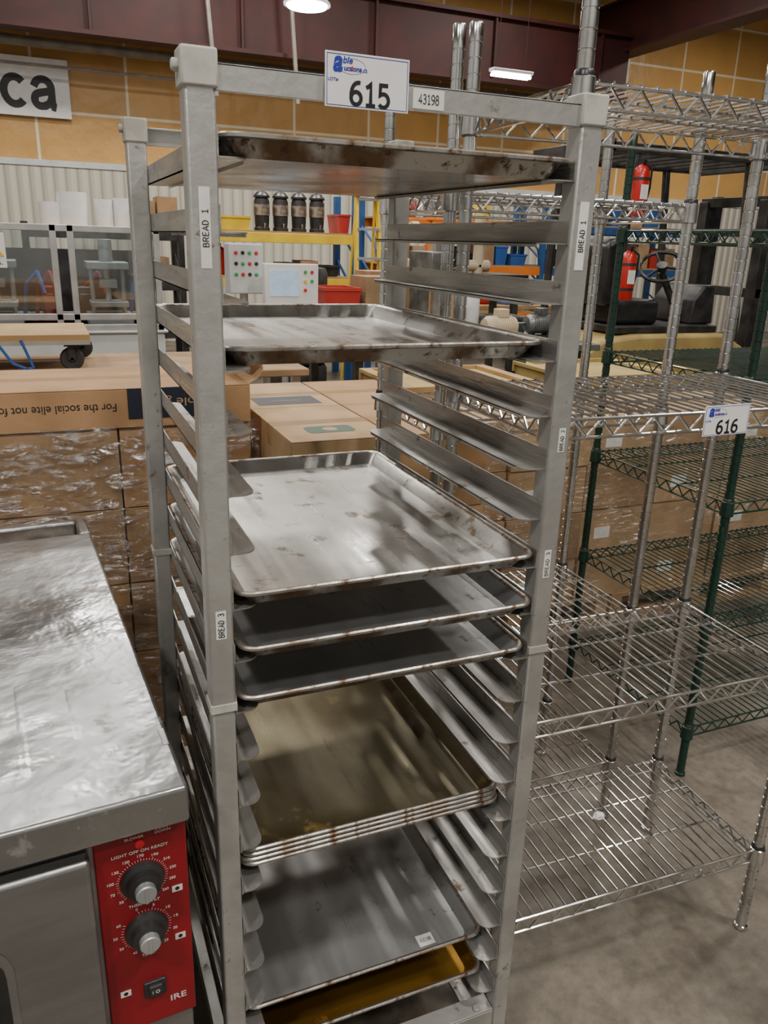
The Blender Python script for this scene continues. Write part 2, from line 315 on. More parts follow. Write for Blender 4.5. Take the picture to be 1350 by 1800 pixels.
def area(x,y,z,sx,sy,p,c=(1,.95,.875),rot=0):
    l=bpy.data.lights.new('a','AREA'); l.shape='RECTANGLE'; l.size=sx; l.size_y=sy; l.energy=p*.9; l.color=c
    o=bpy.data.objects.new('ceiling_and_fill_light',l); o.location=(x,y,z); o.rotation_euler=(0,0,rot); COL.objects.link(o)
for x,y,p in ((-2.5,-2.2,190),(2.6,-1.6,175),(.2,-3.4,140),(-2.5,2.5,60),(.3,2.4,55),(2.2,3.2,50),(4.6,1,75),(-.6,5.2,70),(1.2,5.8,75),(3.2,5.6,65),(5.5,5,75),(.4,8.6,95),(1.9,9.2,95),(3.8,8.8,85),(6.5,9,120),(11,4,110),(11,9,140),(-3,8.5,90)):  # unseen lamps; the middle one behind the camera is added to brighten the rack
    area(x,y,5.35,.42,.42,p)
w=bpy.data.worlds.new('w'); bpy.context.scene.world=w; w.use_nodes=True; w.node_tree.nodes['Background'].inputs[0].default_value=(.9,.85,.75,1); w.node_tree.nodes['Background'].inputs[1].default_value=.25
# ---------------------------------------------------------------- bakery rack
RW,RD,PT=.531,.631,.033
e=thing('bakery_rack',(RW/2,RD/2,0),'tall aluminium sheet pan rack on casters with bread labels','bakery rack')
O=(RW/2,RD/2,0)
ZR=lambda i:1.598-.0778*i
for x,y in ((0,0),(RW-PT,0),(0,RD-PT),(RW-PT,RD-PT)):
    b=MB(); b.box(x+.001,x+PT-.001,y+.001,y+PT-.001,.13,.965); b.box(x,x+PT,y,y+PT,.965,1.735)
    b.done('post','alu',e,O,bevel=.003)
    c=MB(); c.box(x-.003,x+PT+.003,y-.003,y+PT+.003,1.712,1.75); c.cyl((x-.010 if x<.2 else x+PT+.010,y+.016,1.733),(x if x<.2 else x+PT,y+.016,1.733),.007,8)
    c.done('post_cap','capgrey',e,O,bevel=.004)
    c=MB(); c.box(x-.0015,x+PT+.0015,y-.0015,y+PT+.0015,.955,.968); c.done('post_joint','capgrey',e,O,bevel=.001)
    k=MB(); cx,cy=x+PT/2,y+PT/2
    k.cyl((cx,cy,.13),(cx,cy,.11),.012,10); k.box(cx-.018,cx-.014,cy-.02,cy+.02,.045,.115); k.box(cx+.014,cx+.018,cy-.02,cy+.02,.045,.115); k.box(cx-.018,cx+.018,cy-.02,cy+.02,.110,.116)
    k.lathe([(.02,-.012),(.05,-.011),(.0525,0),(.05,.011),(.02,.012)],(cx,cy,.0527),20,'x',m=1); k.cyl((cx-.02,cy,.0525),(cx+.02,cy,.0525),.006,8)
    k.done('caster',['extrusion','rubber'],e,O)
for y in (0.002,RD-.006):
    b=MB(); b.box(PT,RW-PT,y,y+.004,1.710,1.737); b.box(PT,RW-PT,y,y+.025 if y<.1 else y-.021,1.734,1.737) if y<.1 else b.box(PT,RW-PT,y-.021,y+.004,1.734,1.737)
    b.done('top_bar','alu',e,O,bevel=.001)
    b=MB(); b.box(PT,RW-PT,y-.001,y+.005,.165,.2); b.box(PT,RW-PT,y if y<.1 else y-.03,y+.035 if y<.1 else y+.004,.2,.204)
    b.cyl((RW-PT-.03,y+.01,.204),(RW-PT-.03,y+.01,.209),.007,8)
    b.done('base_bar','alu',e,O,bevel=.001)
for x in (0.004,RW-.004-.02):
    MB().box(x,x+.02,PT,RD-PT,.165,.2).done('base_side_bar','alu',e,O,bevel=.001)
def ledge(x_in,x_out,y0,y1,rad):
    s=1 if x_out>x_in else -1; p=[(x_in,y0)]
    for k in range(6):
        t=math.pi/2*k/5; p.append((x_out-s*rad+s*rad*math.sin(t),y0+rad-rad*math.cos(t)))
    for k in range(6):
        t=math.pi/2*k/5; p.append((x_out-s*rad+s*rad*math.cos(t),y1-rad+rad*math.sin(t)))
    p.append((x_in,y1)); return p
for i in range(-1,19):
    z=ZR(i)
    for sd in (0,1):
        b=MB(); xi=PT if sd==0 else RW-PT; s=1 if sd==0 else -1; xa,xb=sorted((xi,xi+s*.002))
        b.box(xa,xb,.004,RD-.004,z-.030,z)
        b.prism(ledge(xi,xi+s*.036,.006,RD-.006,.02),z-.0300,z-.0282)
        xa,xb=sorted((xi+s*.0345,xi+s*.036)); b.box(xa,xb,.028,RD-.028,z-.034,z-.0285)
        b.done('rail','alu_rail',e,O)
def sticker(parent,origin,x0,x1,y,z0,z1,s,vertical=False,m='label'):
    MB().box(x0,x1,y-.0006,y,z0,z1).done('label_sticker',m,parent,origin,smooth=False)
    c=((x0+x1)/2,y-.0007,(z0+z1)/2)
    if vertical: strokes(s,c,Z,(-1,0,0),min((z1-z0)*.88,.040),(x1-x0)*.58,parent,'ink',origin,sw=.14)
    else: strokes(s,c,X,Z,(x1-x0)*.66,(z1-z0)*.5,parent,'ink',origin,sw=.1)
sticker(e,O,.0105,.0225,.0,1.53,1.615,'BREAD 1',True)
sticker(e,O,.5075,.5215,.0,1.536,1.622,'BREAD 1',True)
sticker(e,O,.5115,.5225,.0,1.283,1.318,'BREAD 2',True)
sticker(e,O,.010,.0235,.0,1.066,1.106,'BREAD 3',True)
sticker(e,O,.508,.5195,.0,1.085,1.130,'BREAD 3',True)
sticker(e,O,.262,.302,.002,1.7125,1.7335,'43198')
# lot tags
def lot_tag(x0,z0,y,num,label,rot=0.0,w=.101,h=.055,yaw=0):
    t=thing('lot_tag',(x0+w/2,y,z0),label,'lot tag'); t.rotation_euler=(0,rot,yaw)
    a=-w/2
    MB().box(a,-a,-.0006,.0006,0,h).done('tag_card','white',t,bevel=.0005)
    for q in ((a+.002,-a-.002,.002,.0026),(a+.002,-a-.002,h-.0026,h-.002),): MB().box(q[0],q[1],-.0009,-.0005,q[2],q[3]).done('border_line','blueink',t,smooth=False)
    for q in (a+.002,-a-.0026): MB().box(q,q+.0006,-.0009,-.0005,.002,h-.002).done('border_line','blueink',t,smooth=False)
    strokes(num,(.003,-.0007,.0155),X,Z,w*.48,.0235,t,'ink',sw=.18)
    text('LOT#',(a+.0095,-.0007,h*.50),X,Z,.012,.0036,t,'blueink',bold=.01)
    text('a',(a+.0150,-.0007,h*.78),X,Z,.0115,.016,t,'blueink',bold=.04,shear=.2)
    text('ble',(a+.0265,-.0007,h*.865),X,Z,.0115,.0068,t,'blueink',shear=.2,bold=.02)
    text('uctions',(a+.0325,-.0007,h*.72),X,Z,.021,.0052,t,'blueink',bold=.03)
    MB().lathe([(.0001,-.0011),(.0018,-.0011),(.0018,-.0009)],(a+.0315,0,h*.72),10,'y').done('logo_dot','redink',t,smooth=False)
    text('.ca',(a+.0465,-.0007,h*.705),X,Z,.006,.0034,t,'blueink')
    k=MB(); n=24
    pts=[(a+.031+.0165*math.cos(2*math.pi*i/n),-.0008,h*.76+.0078*math.sin(2*math.pi*i/n)) for i in range(n+1)]
    k.path(pts,.00015,4).done('logo_oval','blueink',t,smooth=False)
    MB().box(-.004,.004,-.0004,.0045,h-.003,h-.001).done('tag_hook','ink',t,smooth=False)
lot_tag(.153,1.705,-.0025,'615','white lot tag printed 615 on the rack top bar',.0)
# ---------------------------------------------------------------- pans
def rrect(x0,x1,y0,y1,r,z,n=6):
    out=[]
    for cx,cy,a0 in ((x1-r,y0+r,-90),(x1-r,y1-r,0),(x0+r,y1-r,90),(x0+r,y0+r,180)):
        for k in range(n+1):
            t=math.radians(a0+90*k/n); out.append((cx+r*math.cos(t),cy+r*math.sin(t),z))
    return out
def pan(y0,zr,mats,label,dx=0,group='sheet pans on the rack',W=.457,D=.655,rot=0):
    xc=RW/2+dx; b=MB(); hw=W/2
    L=[(.024,-.0235,.014,0),(.0085,-.003,.02,0),(.0055,.0,.022,1),(.002,.0008,.025,1),(.0,-.0012,.026,1),(.0,-.0045,.026,1),(.003,-.0062,.024,1),(.0085,-.0055,.02,2),(.0225,-.0245,.014,2)]
    loops=[rrect(-hw+i,hw-i,i,D-i,r,z) for i,z,r,m in L]; n=len(loops[0])
    for l in loops: b.v+=l
    for k in range(len(L)-1):
        for j in range(n): b.f.append((k*n+j,k*n+(j+1)%n,(k+1)*n+(j+1)%n,(k+1)*n+j)); b.m.append(max(L[k][3],0) if L[k][3]==L[k+1][3] else L[k+1][3])
    b.f.append(tuple(range(n))); b.m.append(0); b.f.append(tuple(range((len(L)-1)*n+n-1,(len(L)-1)*n-1,-1))); b.m.append(3)
    o=b.done('sheet_pan',list(mats)+['pan_under'],label=label,cat='baking sheet',group=group)
    o.location=(xc,y0,zr-.0035); o.rotation_euler=(0,0,rot); return o
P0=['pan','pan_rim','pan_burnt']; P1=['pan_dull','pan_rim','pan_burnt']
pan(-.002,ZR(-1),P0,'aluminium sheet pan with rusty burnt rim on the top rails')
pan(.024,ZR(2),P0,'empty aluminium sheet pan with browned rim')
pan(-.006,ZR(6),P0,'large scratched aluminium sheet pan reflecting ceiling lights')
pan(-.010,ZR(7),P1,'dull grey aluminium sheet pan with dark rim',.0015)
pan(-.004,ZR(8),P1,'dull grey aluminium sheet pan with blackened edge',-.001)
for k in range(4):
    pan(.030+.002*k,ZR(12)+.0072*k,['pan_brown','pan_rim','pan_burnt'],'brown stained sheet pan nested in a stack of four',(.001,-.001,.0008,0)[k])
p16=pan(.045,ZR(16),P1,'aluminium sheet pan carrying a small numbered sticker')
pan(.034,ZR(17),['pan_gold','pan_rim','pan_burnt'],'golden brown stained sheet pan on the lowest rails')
# numbered sticker inside the pan
st=MB().box(.11,.142,.03,.055,-.0235,-.0230).done('label_sticker','label',p16,smooth=False)
strokes('43198',(.126,.0425,-.0229),X,(0,1,0),.022,.008,p16,'ink',sw=.12)
# ---------------------------------------------------------------- wire shelving
def wire_unit(name,x0,x1,y0,y1,zs,ztops,m,label,step=.026,wr=.0022,rot=0):
    e=thing(name,((x0+x1)/2,(y0+y1)/2,0),label,'wire shelving',rot=math.radians(rot)); O=((x0+x1)/2,(y0+y1)/2,0)
    R=.0127
    for (x,y),zt in zip(((x0,y0),(x1,y0),(x0,y1),(x1,y1)),ztops):
        prof=[(.008,.012),(R,.014)]; z=.05
        while z<zt-.03:
            prof+=[(R,z),(R-.0016,z+.0006),(R-.0016,z+.0030),(R,z+.0036)]; z+=.0254
        prof+=[(R,zt-.004),(R-.003,zt)]
        MB().lathe(prof,(x,y,0),14).lathe([(.014,.0),(.016,.002),(.016,.010),(.009,.014)],(x,y,0),12).done('post',m,e,O)
    for z in zs:
        b=MB(); a0,a1,c0,c1=x0,x1,y0,y1
        zb=z-.032; ov=.0
        for (p,q) in (((a0,c0),(a1,c0)),((a0,c1),(a1,c1)),((a0,c0),(a0,c1)),((a1,c0),(a1,c1))):
            for zz,rr in ((z,.0031),(zb,.0031)): b.cyl((*p,zz),(*q,zz),rr,6)
            L=math.dist(p,q); n=max(2,round(L/.055))*2
            pts=[]
            for k in range(n+1):
                t=.02/L+(1-.04/L)*k/n; pts.append((p[0]+(q[0]-p[0])*t,p[1]+(q[1]-p[1])*t,z-.002 if k%2 else zb+.002))
            b.path(pts,.0022,5)
        n=round((a1-a0)/step)
        for k in range(1,n):
            x=a0+(a1-a0)*k/n; b.cyl((x,c0,z+.0045),(x,c1,z+.0045),wr,5)
        for t in (.33,.67):
            y=c0+(c1-c0)*t; b.cyl((a0,y,z),(a1,y,z),.0028,5)
        for x in (a0,a1):
            for y in (c0,c1):
                b.lathe([(.0150,-.036),(.0195,-.034),(.0175,.006),(.0140,.008)],(x,y,z),14,close=False)
        b.done('wire_shelf',m,e,O)
        for x in (a0,a1):
            for y in (c0,c1):
                MB().lathe([(.0132,.004),(.0155,.004),(.0150,.014),(.0132,.016)],(x,y,z),12,close=False).done('shelf_clip','black',e,O)
    return e
wire_unit('wire_shelving_unit',.597,1.284,.128,.488,(.233,.712,1.295,1.79),(1.95,1.95,1.94,1.94),'chrome','chrome wire shelving unit with four shelves beside the rack',rot=-2)
wire_unit('wire_shelving_unit',.603,1.205,.565,.885,(.19,.66,1.20,1.66),(1.95,1.93,1.87,1.9),'chrome','narrower chrome wire shelving unit standing behind another')
wire_unit('wire_shelving_unit',1.56,2.75,.64,1.24,(.17,.53,.90,1.24,1.62),(1.9,1.9,1.9,1.9),'greenwire','dark green epoxy wire shelving unit beside cardboard boxes')
lot_tag(.903,1.254,.120,'616','white lot tag printed 616 hanging on the wire shelf',-.02,yaw=math.radians(-2))
# crumpled scrap of paper on the bottom wire shelf
b=MB(); pr=random.Random(3); vs=[]
for i in range(7):
    for k in range(10):
        t=math.pi*(i+.5)/7; a=2*math.pi*k/10; r=.013*pr.uniform(.6,1.1); vs.append((r*math.sin(t)*math.cos(a)*1.3,r*math.sin(t)*math.sin(a),.010+.009*math.cos(t)))
b.add(vs,[(i*10+k,i*10+(k+1)%10,(i+1)*10+(k+1)%10,(i+1)*10+k) for i in range(6) for k in range(10)]+[tuple(range(10)),tuple(range(69,59,-1))])
o=b.done('paper_scrap','white',smooth=False,label='crumpled white paper scrap lying on the wire shelf',cat='paper'); o.location=(.98,.33,.2395)
# ---------------------------------------------------------------- oven
ov=thing('convection_oven',(-.0445,-.065,0),'stainless steel convection oven with red control panel','oven',rot=math.radians(3.5))
b=MB(); xl=-.80
b.box(xl,0,.0,1.0,.845,.9); b.box(-.025,0,1.0,1.11,.845,.9); b.box(xl,-.025,1.085,1.11,.845,.9)
b.done('top_panel','steel',ov,bevel=.006,seg=3)
b=MB()
for x,y0,y1 in ((-.185,.10,.34),(-.115,.16,.30),(-.29,.12,.4)):
    b.add([(x-.006,y0,.9),(x+.006,y0,.9),(x+.006,y1,.9),(x-.006,y1,.9),(x,y0+.02,.9014),(x,y1-.02,.9014)],[(0,1,4),(1,2,5,4),(2,3,5),(3,0,4,5)])
b.done('pressed_crease','steel',ov)
MB().box(-.012,-.004,.10,.14,.9,.9012).done('corner_weld','steel_door',ov,bevel=.001)
MB().box(xl,-.02,.995,1.09,.85,.868).done('vent_tray','rust',ov)
b=MB(); b.box(xl+.01,-.006,.03,1.09,.14,.846); b.done('oven_body','steel_door',ov,bevel=.004)
b=MB(); b.box(xl+.012,-.125,.005,.03,.17,.822); b.done('oven_door','steel_door',ov,bevel=.006)
b=MB(); b.prism([(p[0],p[1]) for p in rrect(xl+.08,-.235,.28,.735,.05,0)],.002,.006,'y'); b.done('door_window','black',ov,bevel=.001)
b=MB(); b.prism([(p[0],p[1]) for p in rrect(xl+.07,-.225,.27,.745,.055,0)],.0035,.0055,'y'); b.done('window_trim','steel',ov,bevel=.001)
b=MB(); b.box(-.1195,-.003,.022,.031,.50,.838); b.done('control_panel','red',ov,bevel=.002)
for x in (xl+.05,-.05):
    for y in (.08,1.03): MB().cyl((x,y,0),(x,y,.14),.02,12).lathe([(.03,0),(.03,.012),(.02,.016)],(x,y,0),12).done('leg','steel_door',ov)
pc=-.063; fy=.0218
def dial(zc,nums,a0,a1,cap):
    MB().lathe([(.001,.0),(.0285,.0),(.0275,-.006),(.022,-.009),(.021,-.020),(.018,-.0215),(.001,-.0215)],(pc,fy,zc),28,'y').done('knob','black',ov)
    MB().lathe([(.001,.0),(.0135,.0),(.0135,-.009),(.012,-.0105),(.001,-.0105)],(pc,fy-.0212,zc),24,'y').box(pc-.0015,pc+.0015,fy-.033,fy-.03,zc-.012,zc+.012).done('knob_cap','extrusion',ov,label='silver knob cap')
    t=MB(); n=len(nums)
    for k in range((n-1)*4+1):
        a=math.radians(a0+(a1-a0)*k/((n-1)*4)); d=Vector((math.sin(a),0,math.cos(a))); s=Vector((math.cos(a),0,-math.sin(a)))*.0003
        c=Vector((pc,fy+.0002,zc)); p0=c+d*.0300; p1=c+d*(.0345 if k%4==0 else .033)
        t.add([p0-s-Vector((0,.0006,0)),p0+s-Vector((0,.0006,0)),p1+s-Vector((0,.0006,0)),p1-s-Vector((0,.0006,0))],[(0,1,2,3)])
    t.done('dial_ticks','whiteink',ov,smooth=False)
    for k,s in enumerate(nums):
        a=math.radians(a0+(a1-a0)*k/(n-1)); text(s,(pc+.0405*math.sin(a),fy-.0003,zc+.0385*math.cos(a)),X,Z,.0028*len(s),.0042,ov,'whiteink',depth=.0002,bold=.01)
dial(.757,['50','75','100','130','150','170','190','210','230','250','260'],-135,135,1)
dial(.673,['0','5','10','15','20','25','30','45','50','55','60'],-15,300,1)
text('THERMOSTAT',(pc,fy-.0003,.7175),X,Z,.040,.0045,ov,'whiteink',bold=.01)
text('TIMER',(pc,fy-.0003,.629),X,Z,.017,.0045,ov,'whiteink',bold=.01)
text('LIGHT OFF ON READY',(pc,fy-.0003,.8035),X,Z,.072,.0046,ov,'whiteink',bold=.01)
text('BLOWER',(pc-.006,fy-.0003,.826),X,Z,.024,.0042,ov,'whiteink',bold=.01)
text('COOL\nDOWN',(pc+.030,fy-.0003,.829),X,Z,.020,.010,ov,'whiteink',bold=.01)
text('IRE',(pc+.036,fy-.0003,.535),X,Z,.022,.010,ov,'whiteink',bold=.01)
MB().lathe([(.001,0),(.0065,0),(.006,-.003),(.001,-.004)],(pc,fy,.815),16,'y').done('indicator_lamp','redink',ov)
b=MB(); b.box(pc-.010,pc+.020,fy-.004,fy+.002,.553,.580); b.box(pc-.004,pc+.014,fy-.009,fy-.003,.557,.576,1); b.done('power_switch',['black','blacksteel'],ov,bevel=.0015)
text('I O',(pc+.005,fy-.0093,.5665),X,Z,.010,.005,ov,'whiteink')
for x,z in ((pc+.044,.725),(pc+.044,.642),(pc-.034,.572)):
    MB().box(x-.007,x+.007,fy-.0006,fy,z-.005,z+.005).done('pictogram_plate','whiteink',ov,smooth=False)
    MB().lathe([(.001,-.0009),(.003,-.0009),(.003,-.0005)],(x,fy,z),12,'y').done('pictogram','ink',ov)
# ---------------------------------------------------------------- cartons
def carton(x0,x1,y0,y1,z0,z1,label,group=None,m='card',tape=True):
    g=.0025; x0+=g;x1-=g;y0+=g;y1-=g; z1-=.003
    ym=(y0+y1)/2; t=.004; b=MB()
    b.box(x0,x1,y0,y1,z0,z1-t); b.box(x0,x1,y0,ym-.001,z1-t,z1); b.box(x0,x1,ym+.001,y1,z1-t,z1)
    o=((x0+x1)/2,ym,z0)
    ob=b.done('cardboard_box',m,origin=o,bevel=.004,label=label,cat='box',group=group,smooth=False)
    if tape:
        MB().box(x0-.0005,x1+.0005,ym-.024,ym+.024,z1-.0005,z1+.0006).box(x1,x1+.0006,ym-.024,ym+.024,z1-.06,z1+.0005).box(x0-.0006,x0,ym-.024,ym+.024,z1-.06,z1+.0005).done('packing_tape','tape',ob,o,smooth=False)
    return ob,o
def pallet(x0,x1,y0,y1,label='wooden shipping pallet under stacked cardboard boxes'):
    b=MB()
    n=6
    for k in range(n):
        y=y0+(y1-y0-.08)*k/(n-1); b.box(x0,x1,y,y+.08,.115,.135)
    for k in range(3):
        x=x0+(x1-x0-.06)*k/2; b.box(x,x+.06,y0,y1,.02,.115)
    for k in (0,2,5):
        y=y0+(y1-y0-.08)*k/(n-1); b.box(x0,x1,y,y+.08,.0,.02)
    b.done('pallet','wood',origin=((x0+x1)/2,(y0+y1)/2,0),label=label,cat='pallet',smooth=False)
# left stack
pallet(-1.16,.38,1.3,2.1)
xs=[-1.13,-.76,-.38,.0,.37]; zs=[.135,.366,.597,.828,1.06]
for c in range(4):
    for r in range(4):
        j=random.uniform(-.004,.004)
        ob,o=carton(xs[c],xs[c+1],1.31+j,1.69,zs[r],zs[r+1],'brown cardboard box wrapped in stretch film','wrapped boxes on the pallet','card3' if (c+r)%3 else 'card')
        if (c*2+r)%3==0: MB().box(xs[c]+.1,xs[c]+.16,1.3105+j,1.3135+j,zs[r]+.12,zs[r]+.155).done('shipping_label','label',ob,o,smooth=False)
lb=None
for x0,x1 in ((-1.13,-.42),(-.42,.37)):
    lb,lo=carton(x0,x1,1.30,1.685,1.06,1.172,'shallow printed cardboard box lying on the wrapped stack','printed boxes on the stack','card')
text('For the social elite not for m',(-.165,1.3018,1.118),(-1,0,0),(0,0,-1),.33,.022,lb,'ink',lo)
MB().box(.03,.29,1.3002,1.3026,1.085,1.168).done('printed_label','navy',lb,lo,smooth=False)
text('Sole glass',(.15,1.2998,1.13),(-1,0,0),(0,0,-1),.16,.03,lb,'card2',lo)
# open curled flap at the box end
prof=[(.365,1.168),(.395,1.185),(.41,1.21),(.405,1.235),(.38,1.25),(.34,1.256)]; b=MB(); n=len(prof)
vs=[(x,1.31,z) for x,z in prof]+[(x,1.66,z) for x,z in prof]+[(x-.003,1.31,z-.003) for x,z in prof]+[(x-.003,1.66,z-.003) for x,z in prof]
b.add(vs,[(k,k+1,n+k+1,n+k) for k in range(n-1)]+[(2*n+k,3*n+k,3*n+k+1,2*n+k+1) for k in range(n-1)]+[(k,2*n+k,2*n+k+1,k+1) for k in range(n-1)]+[(n+k,n+k+1,3*n+k+1,3*n+k) for k in range(n-1)])
b.done('box_flap','card2',lb,lo)
# stretch film skin
b=MB(); nx=60;nz=24; vs=[];
for j in range(nz+1):
    for i in range(nx+1):
        x=-1.15+1.54*i/nx; z=.0+1.07*j/nz
        vs.append((x,1.290+.004*math.sin(x*9+z*17)+random.uniform(-.0015,.0015),z))
b.add(vs,[(j*(nx+1)+i,j*(nx+1)+i+1,(j+1)*(nx+1)+i+1,(j+1)*(nx+1)+i) for j in range(nz) for i in range(nx)])
b.done('stretch_wrap','film',label='clear glossy stretch film wound around stacked boxes',cat='plastic wrap',kind='stuff')
# middle stack
pallet(.40,1.02,1.03,1.95)
for cx0,cx1 in ((.41,.71),(.71,1.01)):
    for y0,y1 in ((1.035,1.485),(1.485,1.935)):
        for r in range(4):
            ob,o=carton(cx0,cx1,y0,y1,zs[r],zs[r+1],'tan cardboard box stacked behind the rack','tan boxes behind the rack','card2' if (r+int(cx0*10))%2 else 'card')
            if r==3 and y0>1.2 and cx0<.5:
                MB().box(.45,.66,1.53,1.66,1.0568,1.0578).done('printed_label','navy',ob,o,smooth=False)
                text('glassware',(.555,1.59,1.0580),X,(0,1,0),.1,.02,ob,'card2',o)
            if r==3 and y0<1.2 and cx0<.5:
                MB().prism([(q[0],q[1]) for q in rrect(.49,.63,1.12,1.20,.02,0)],1.0568,1.0578).done('printed_label','greenprint',ob,o,smooth=False)
                MB().lathe([(.001,0),(.022,0),(.022,.0004),(.016,.0004),(.001,.0004)],(.56,1.16,1.0578),20).done('printed_emblem','card2',ob,o,smooth=False)
# right long stack
pallet(1.06,2.0,1.6,2.05); pallet(2.02,2.98,1.6,2.05)
for c in range(5):
    for r in range(4):
        j=random.uniform(-.012,.012)
        ob,o=carton(1.08+.37*c,1.08+.37*(c+1)-.004,1.61+j,2.0,.135+.2*r,.135+.2*(r+1),'pale cardboard box in a long wrapped stack','pale boxes behind wire shelving','card2' if (c*3+r)%4 else 'card3')
        if (c+r)%2: MB().box(1.16+.37*c,1.24+.37*c,1.6105+j,1.613+j,.20+.2*r,.25+.2*r).done('shipping_label','label',ob,o,smooth=False)
b=MB(); nx=50;nz=16; vs=[]
for j in range(nz+1):
    for i in range(nx+1):
        x=1.06+1.9*i/nx; z=.95*j/nz; vs.append((x,1.588+.004*math.sin(x*11+z*13)+random.uniform(-.002,.002),z))
b.add(vs,[(j*(nx+1)+i,j*(nx+1)+i+1,(j+1)*(nx+1)+i+1,(j+1)*(nx+1)+i) for j in range(nz) for i in range(nx)])
b.done('stretch_wrap','film_thin',label='clear stretch film over the long stack of pale boxes',cat='plastic wrap',kind='stuff')
# ---------------------------------------------------------------- background
# sign on wall
sg=thing('wall_sign',(-.9,11.93,3.03),'white wall board with bold black letters','sign')
MB().box(-1.6,1.36,-.02,.02,0,.72).done('sign_board','white',sg,bevel=.004)
strokes('ca',(.85,-.022,.30),X,Z,.68,.38,sg,'ink',sw=.15,tall=.6)
# machine cell
mc=thing('machine_guard_cell',(-.1,4.4,0),'aluminium framed machine enclosure with clear panels and presses','machine'); O=(-.1,4.4,0)
b=MB()
for x in (-.75,-.62,.0,-.09,.42,.46):
    b.box(x,x+.035,4.0,4.035,1.03,1.60)
for x in (-.75,.42): b.box(x,x+.035,4.8,4.835,1.03,1.60)
for z in (1.03,1.565,1.09): b.box(-.75,.495,4.0,4.035,z,z+.035)
for z in (1.03,1.565): b.box(-.75,.495,4.8,4.835,z,z+.035); b.box(.46,.495,4.0,4.83,z,z+.035); b.box(-.75,-.715,4.0,4.83,z,z+.035)
b.done('guard_frame','extrusion',mc,O,bevel=.003)
for x0,x1 in ((-.62,-.09),(.03,.42)): MB().box(x0,x1,4.012,4.02,1.1,1.57).done('clear_panel','acrylic',mc,O,smooth=False)
MB().box(-.7,.45,4.80,4.81,1.07,1.46).done('back_panel','blacksteel',mc,O,smooth=False)
b=MB(); b.box(-.75,.495,4.0,4.83,.08,1.03); b.box(-.77,.515,3.98,4.85,1.015,1.03); 
for x in (-.7,.4):
    for y in (4.05,4.75): b.cyl((x,y,0),(x,y,.08),.025,8)
b.done('base_cabinet','whitepaint',mc,O,bevel=.006)
for x in (-.4,.22):
    b=MB(); b.box(x-.13,x+.13,4.25,4.5,1.03,1.1); b.box(x-.11,x+.11,4.27,4.48,1.14,1.17); b.box(x-.12,x+.12,4.25,4.5,1.36,1.40)
    for sx in (-.09,.09): b.cyl((x+sx,4.37,1.09),(x+sx,4.37,1.4),.014,10)
    b.cyl((x,4.37,1.4),(x,4.37,1.53),.04,14); b.cyl((x,4.37,1.17),(x,4.37,1.36),.018,12); b.box(x-.05,x+.05,4.3,4.44,1.25,1.3)
    b.done('press',['extrusion'],mc,O,bevel=.003)
for x,m in ((-.55,'bluebin'),(-.27,'bluebin'),(-.2,'redbin'),(.08,'redbin'),(.36,'bluebin')):
    MB().path([(x,4.6,1.03),(x+.03,4.6,1.25),(x+.10,4.55,1.33),(x+.13,4.5,1.2)],.012,8).done('air_hose',m,mc,O)
for x,m,w_ in ((-.62,'bluebin',.1),(-.16,'redbin',.08),(.05,'greymetal',.09)):
    MB().box(x,x+w_,4.55,4.72,1.03,1.24).box(x+.01,x+w_-.01,4.53,4.55,1.06,1.2).done('valve_block',m,mc,O,bevel=.006)
MB().box(-.47,-.315,3.99,3.999,1.37,1.55).done('warning_plate','white',mc,O,smooth=False)
MB().prism([(-.46,1.43),(-.325,1.43),(-.3925,1.54)],3.986,3.99,'y').done('warning_triangle','yellow',mc,O,smooth=False)
MB().prism([(-.40,1.45),(-.385,1.45),(-.38,1.50),(-.405,1.50)],3.984,3.986,'y').done('warning_mark','ink',mc,O,smooth=False)
text('ss.',(-.355,3.989,1.395),X,Z,.04,.02,mc,'ink',O)
# work table with dolly
tb=thing('work_table',(.15,3.1,0),'brown topped work table with steel legs','table'); O=(.15,3.1,0)
MB().box(-.75,1.0,2.75,3.45,.94,.975).done('table_top','card3',tb,O,bevel=.005)
for x in (-.7,.93):
    for y in (2.8,3.38): MB().box(x,x+.04,y,y+.04,0,.94).done('leg','extrusion',tb,O)
dl=thing('furniture_dolly',(-.48,3.1,.975),'plywood topped dolly with black casters and blue straps','dolly'); O=(-.12,3.1,.935)
MB().box(-.6,.38,2.85,3.35,1.07,1.10).done('deck','plywood',dl,O,bevel=.003)
MB().box(-.6,.38,2.845,2.87,1.055,1.072).box(-.6,.38,3.33,3.355,1.055,1.072).done('deck_frame','extrusion',dl,O)
for x,y in ((.30,2.9),(.36,3.3),(-.5,2.9),(-.5,3.3)):
    MB().lathe([(.02,-.014),(.045,-.014),(.052,0),(.045,.014),(.02,.014)],(x,y,.988),16,'y').box(x-.015,x+.015,y-.025,y-.017,.985,1.056,1).box(x-.015,x+.015,y+.017,y+.025,.985,1.056,1).box(x-.03,x+.03,y-.03,y+.03,1.045,1.056,1).cyl((x,y-.025,.988),(x,y+.025,.988),.008,8,m=1).done('caster',['rubber','blacksteel'],dl,O)
MB().path([(.1,2.84,1.08),(.14,2.84,.96),(.05,2.84,.945)],.006,6).path([(.0,2.84,1.08),(.06,2.84,.98),(.14,2.84,.945)],.006,6).done('strap','bluebin',dl,O)
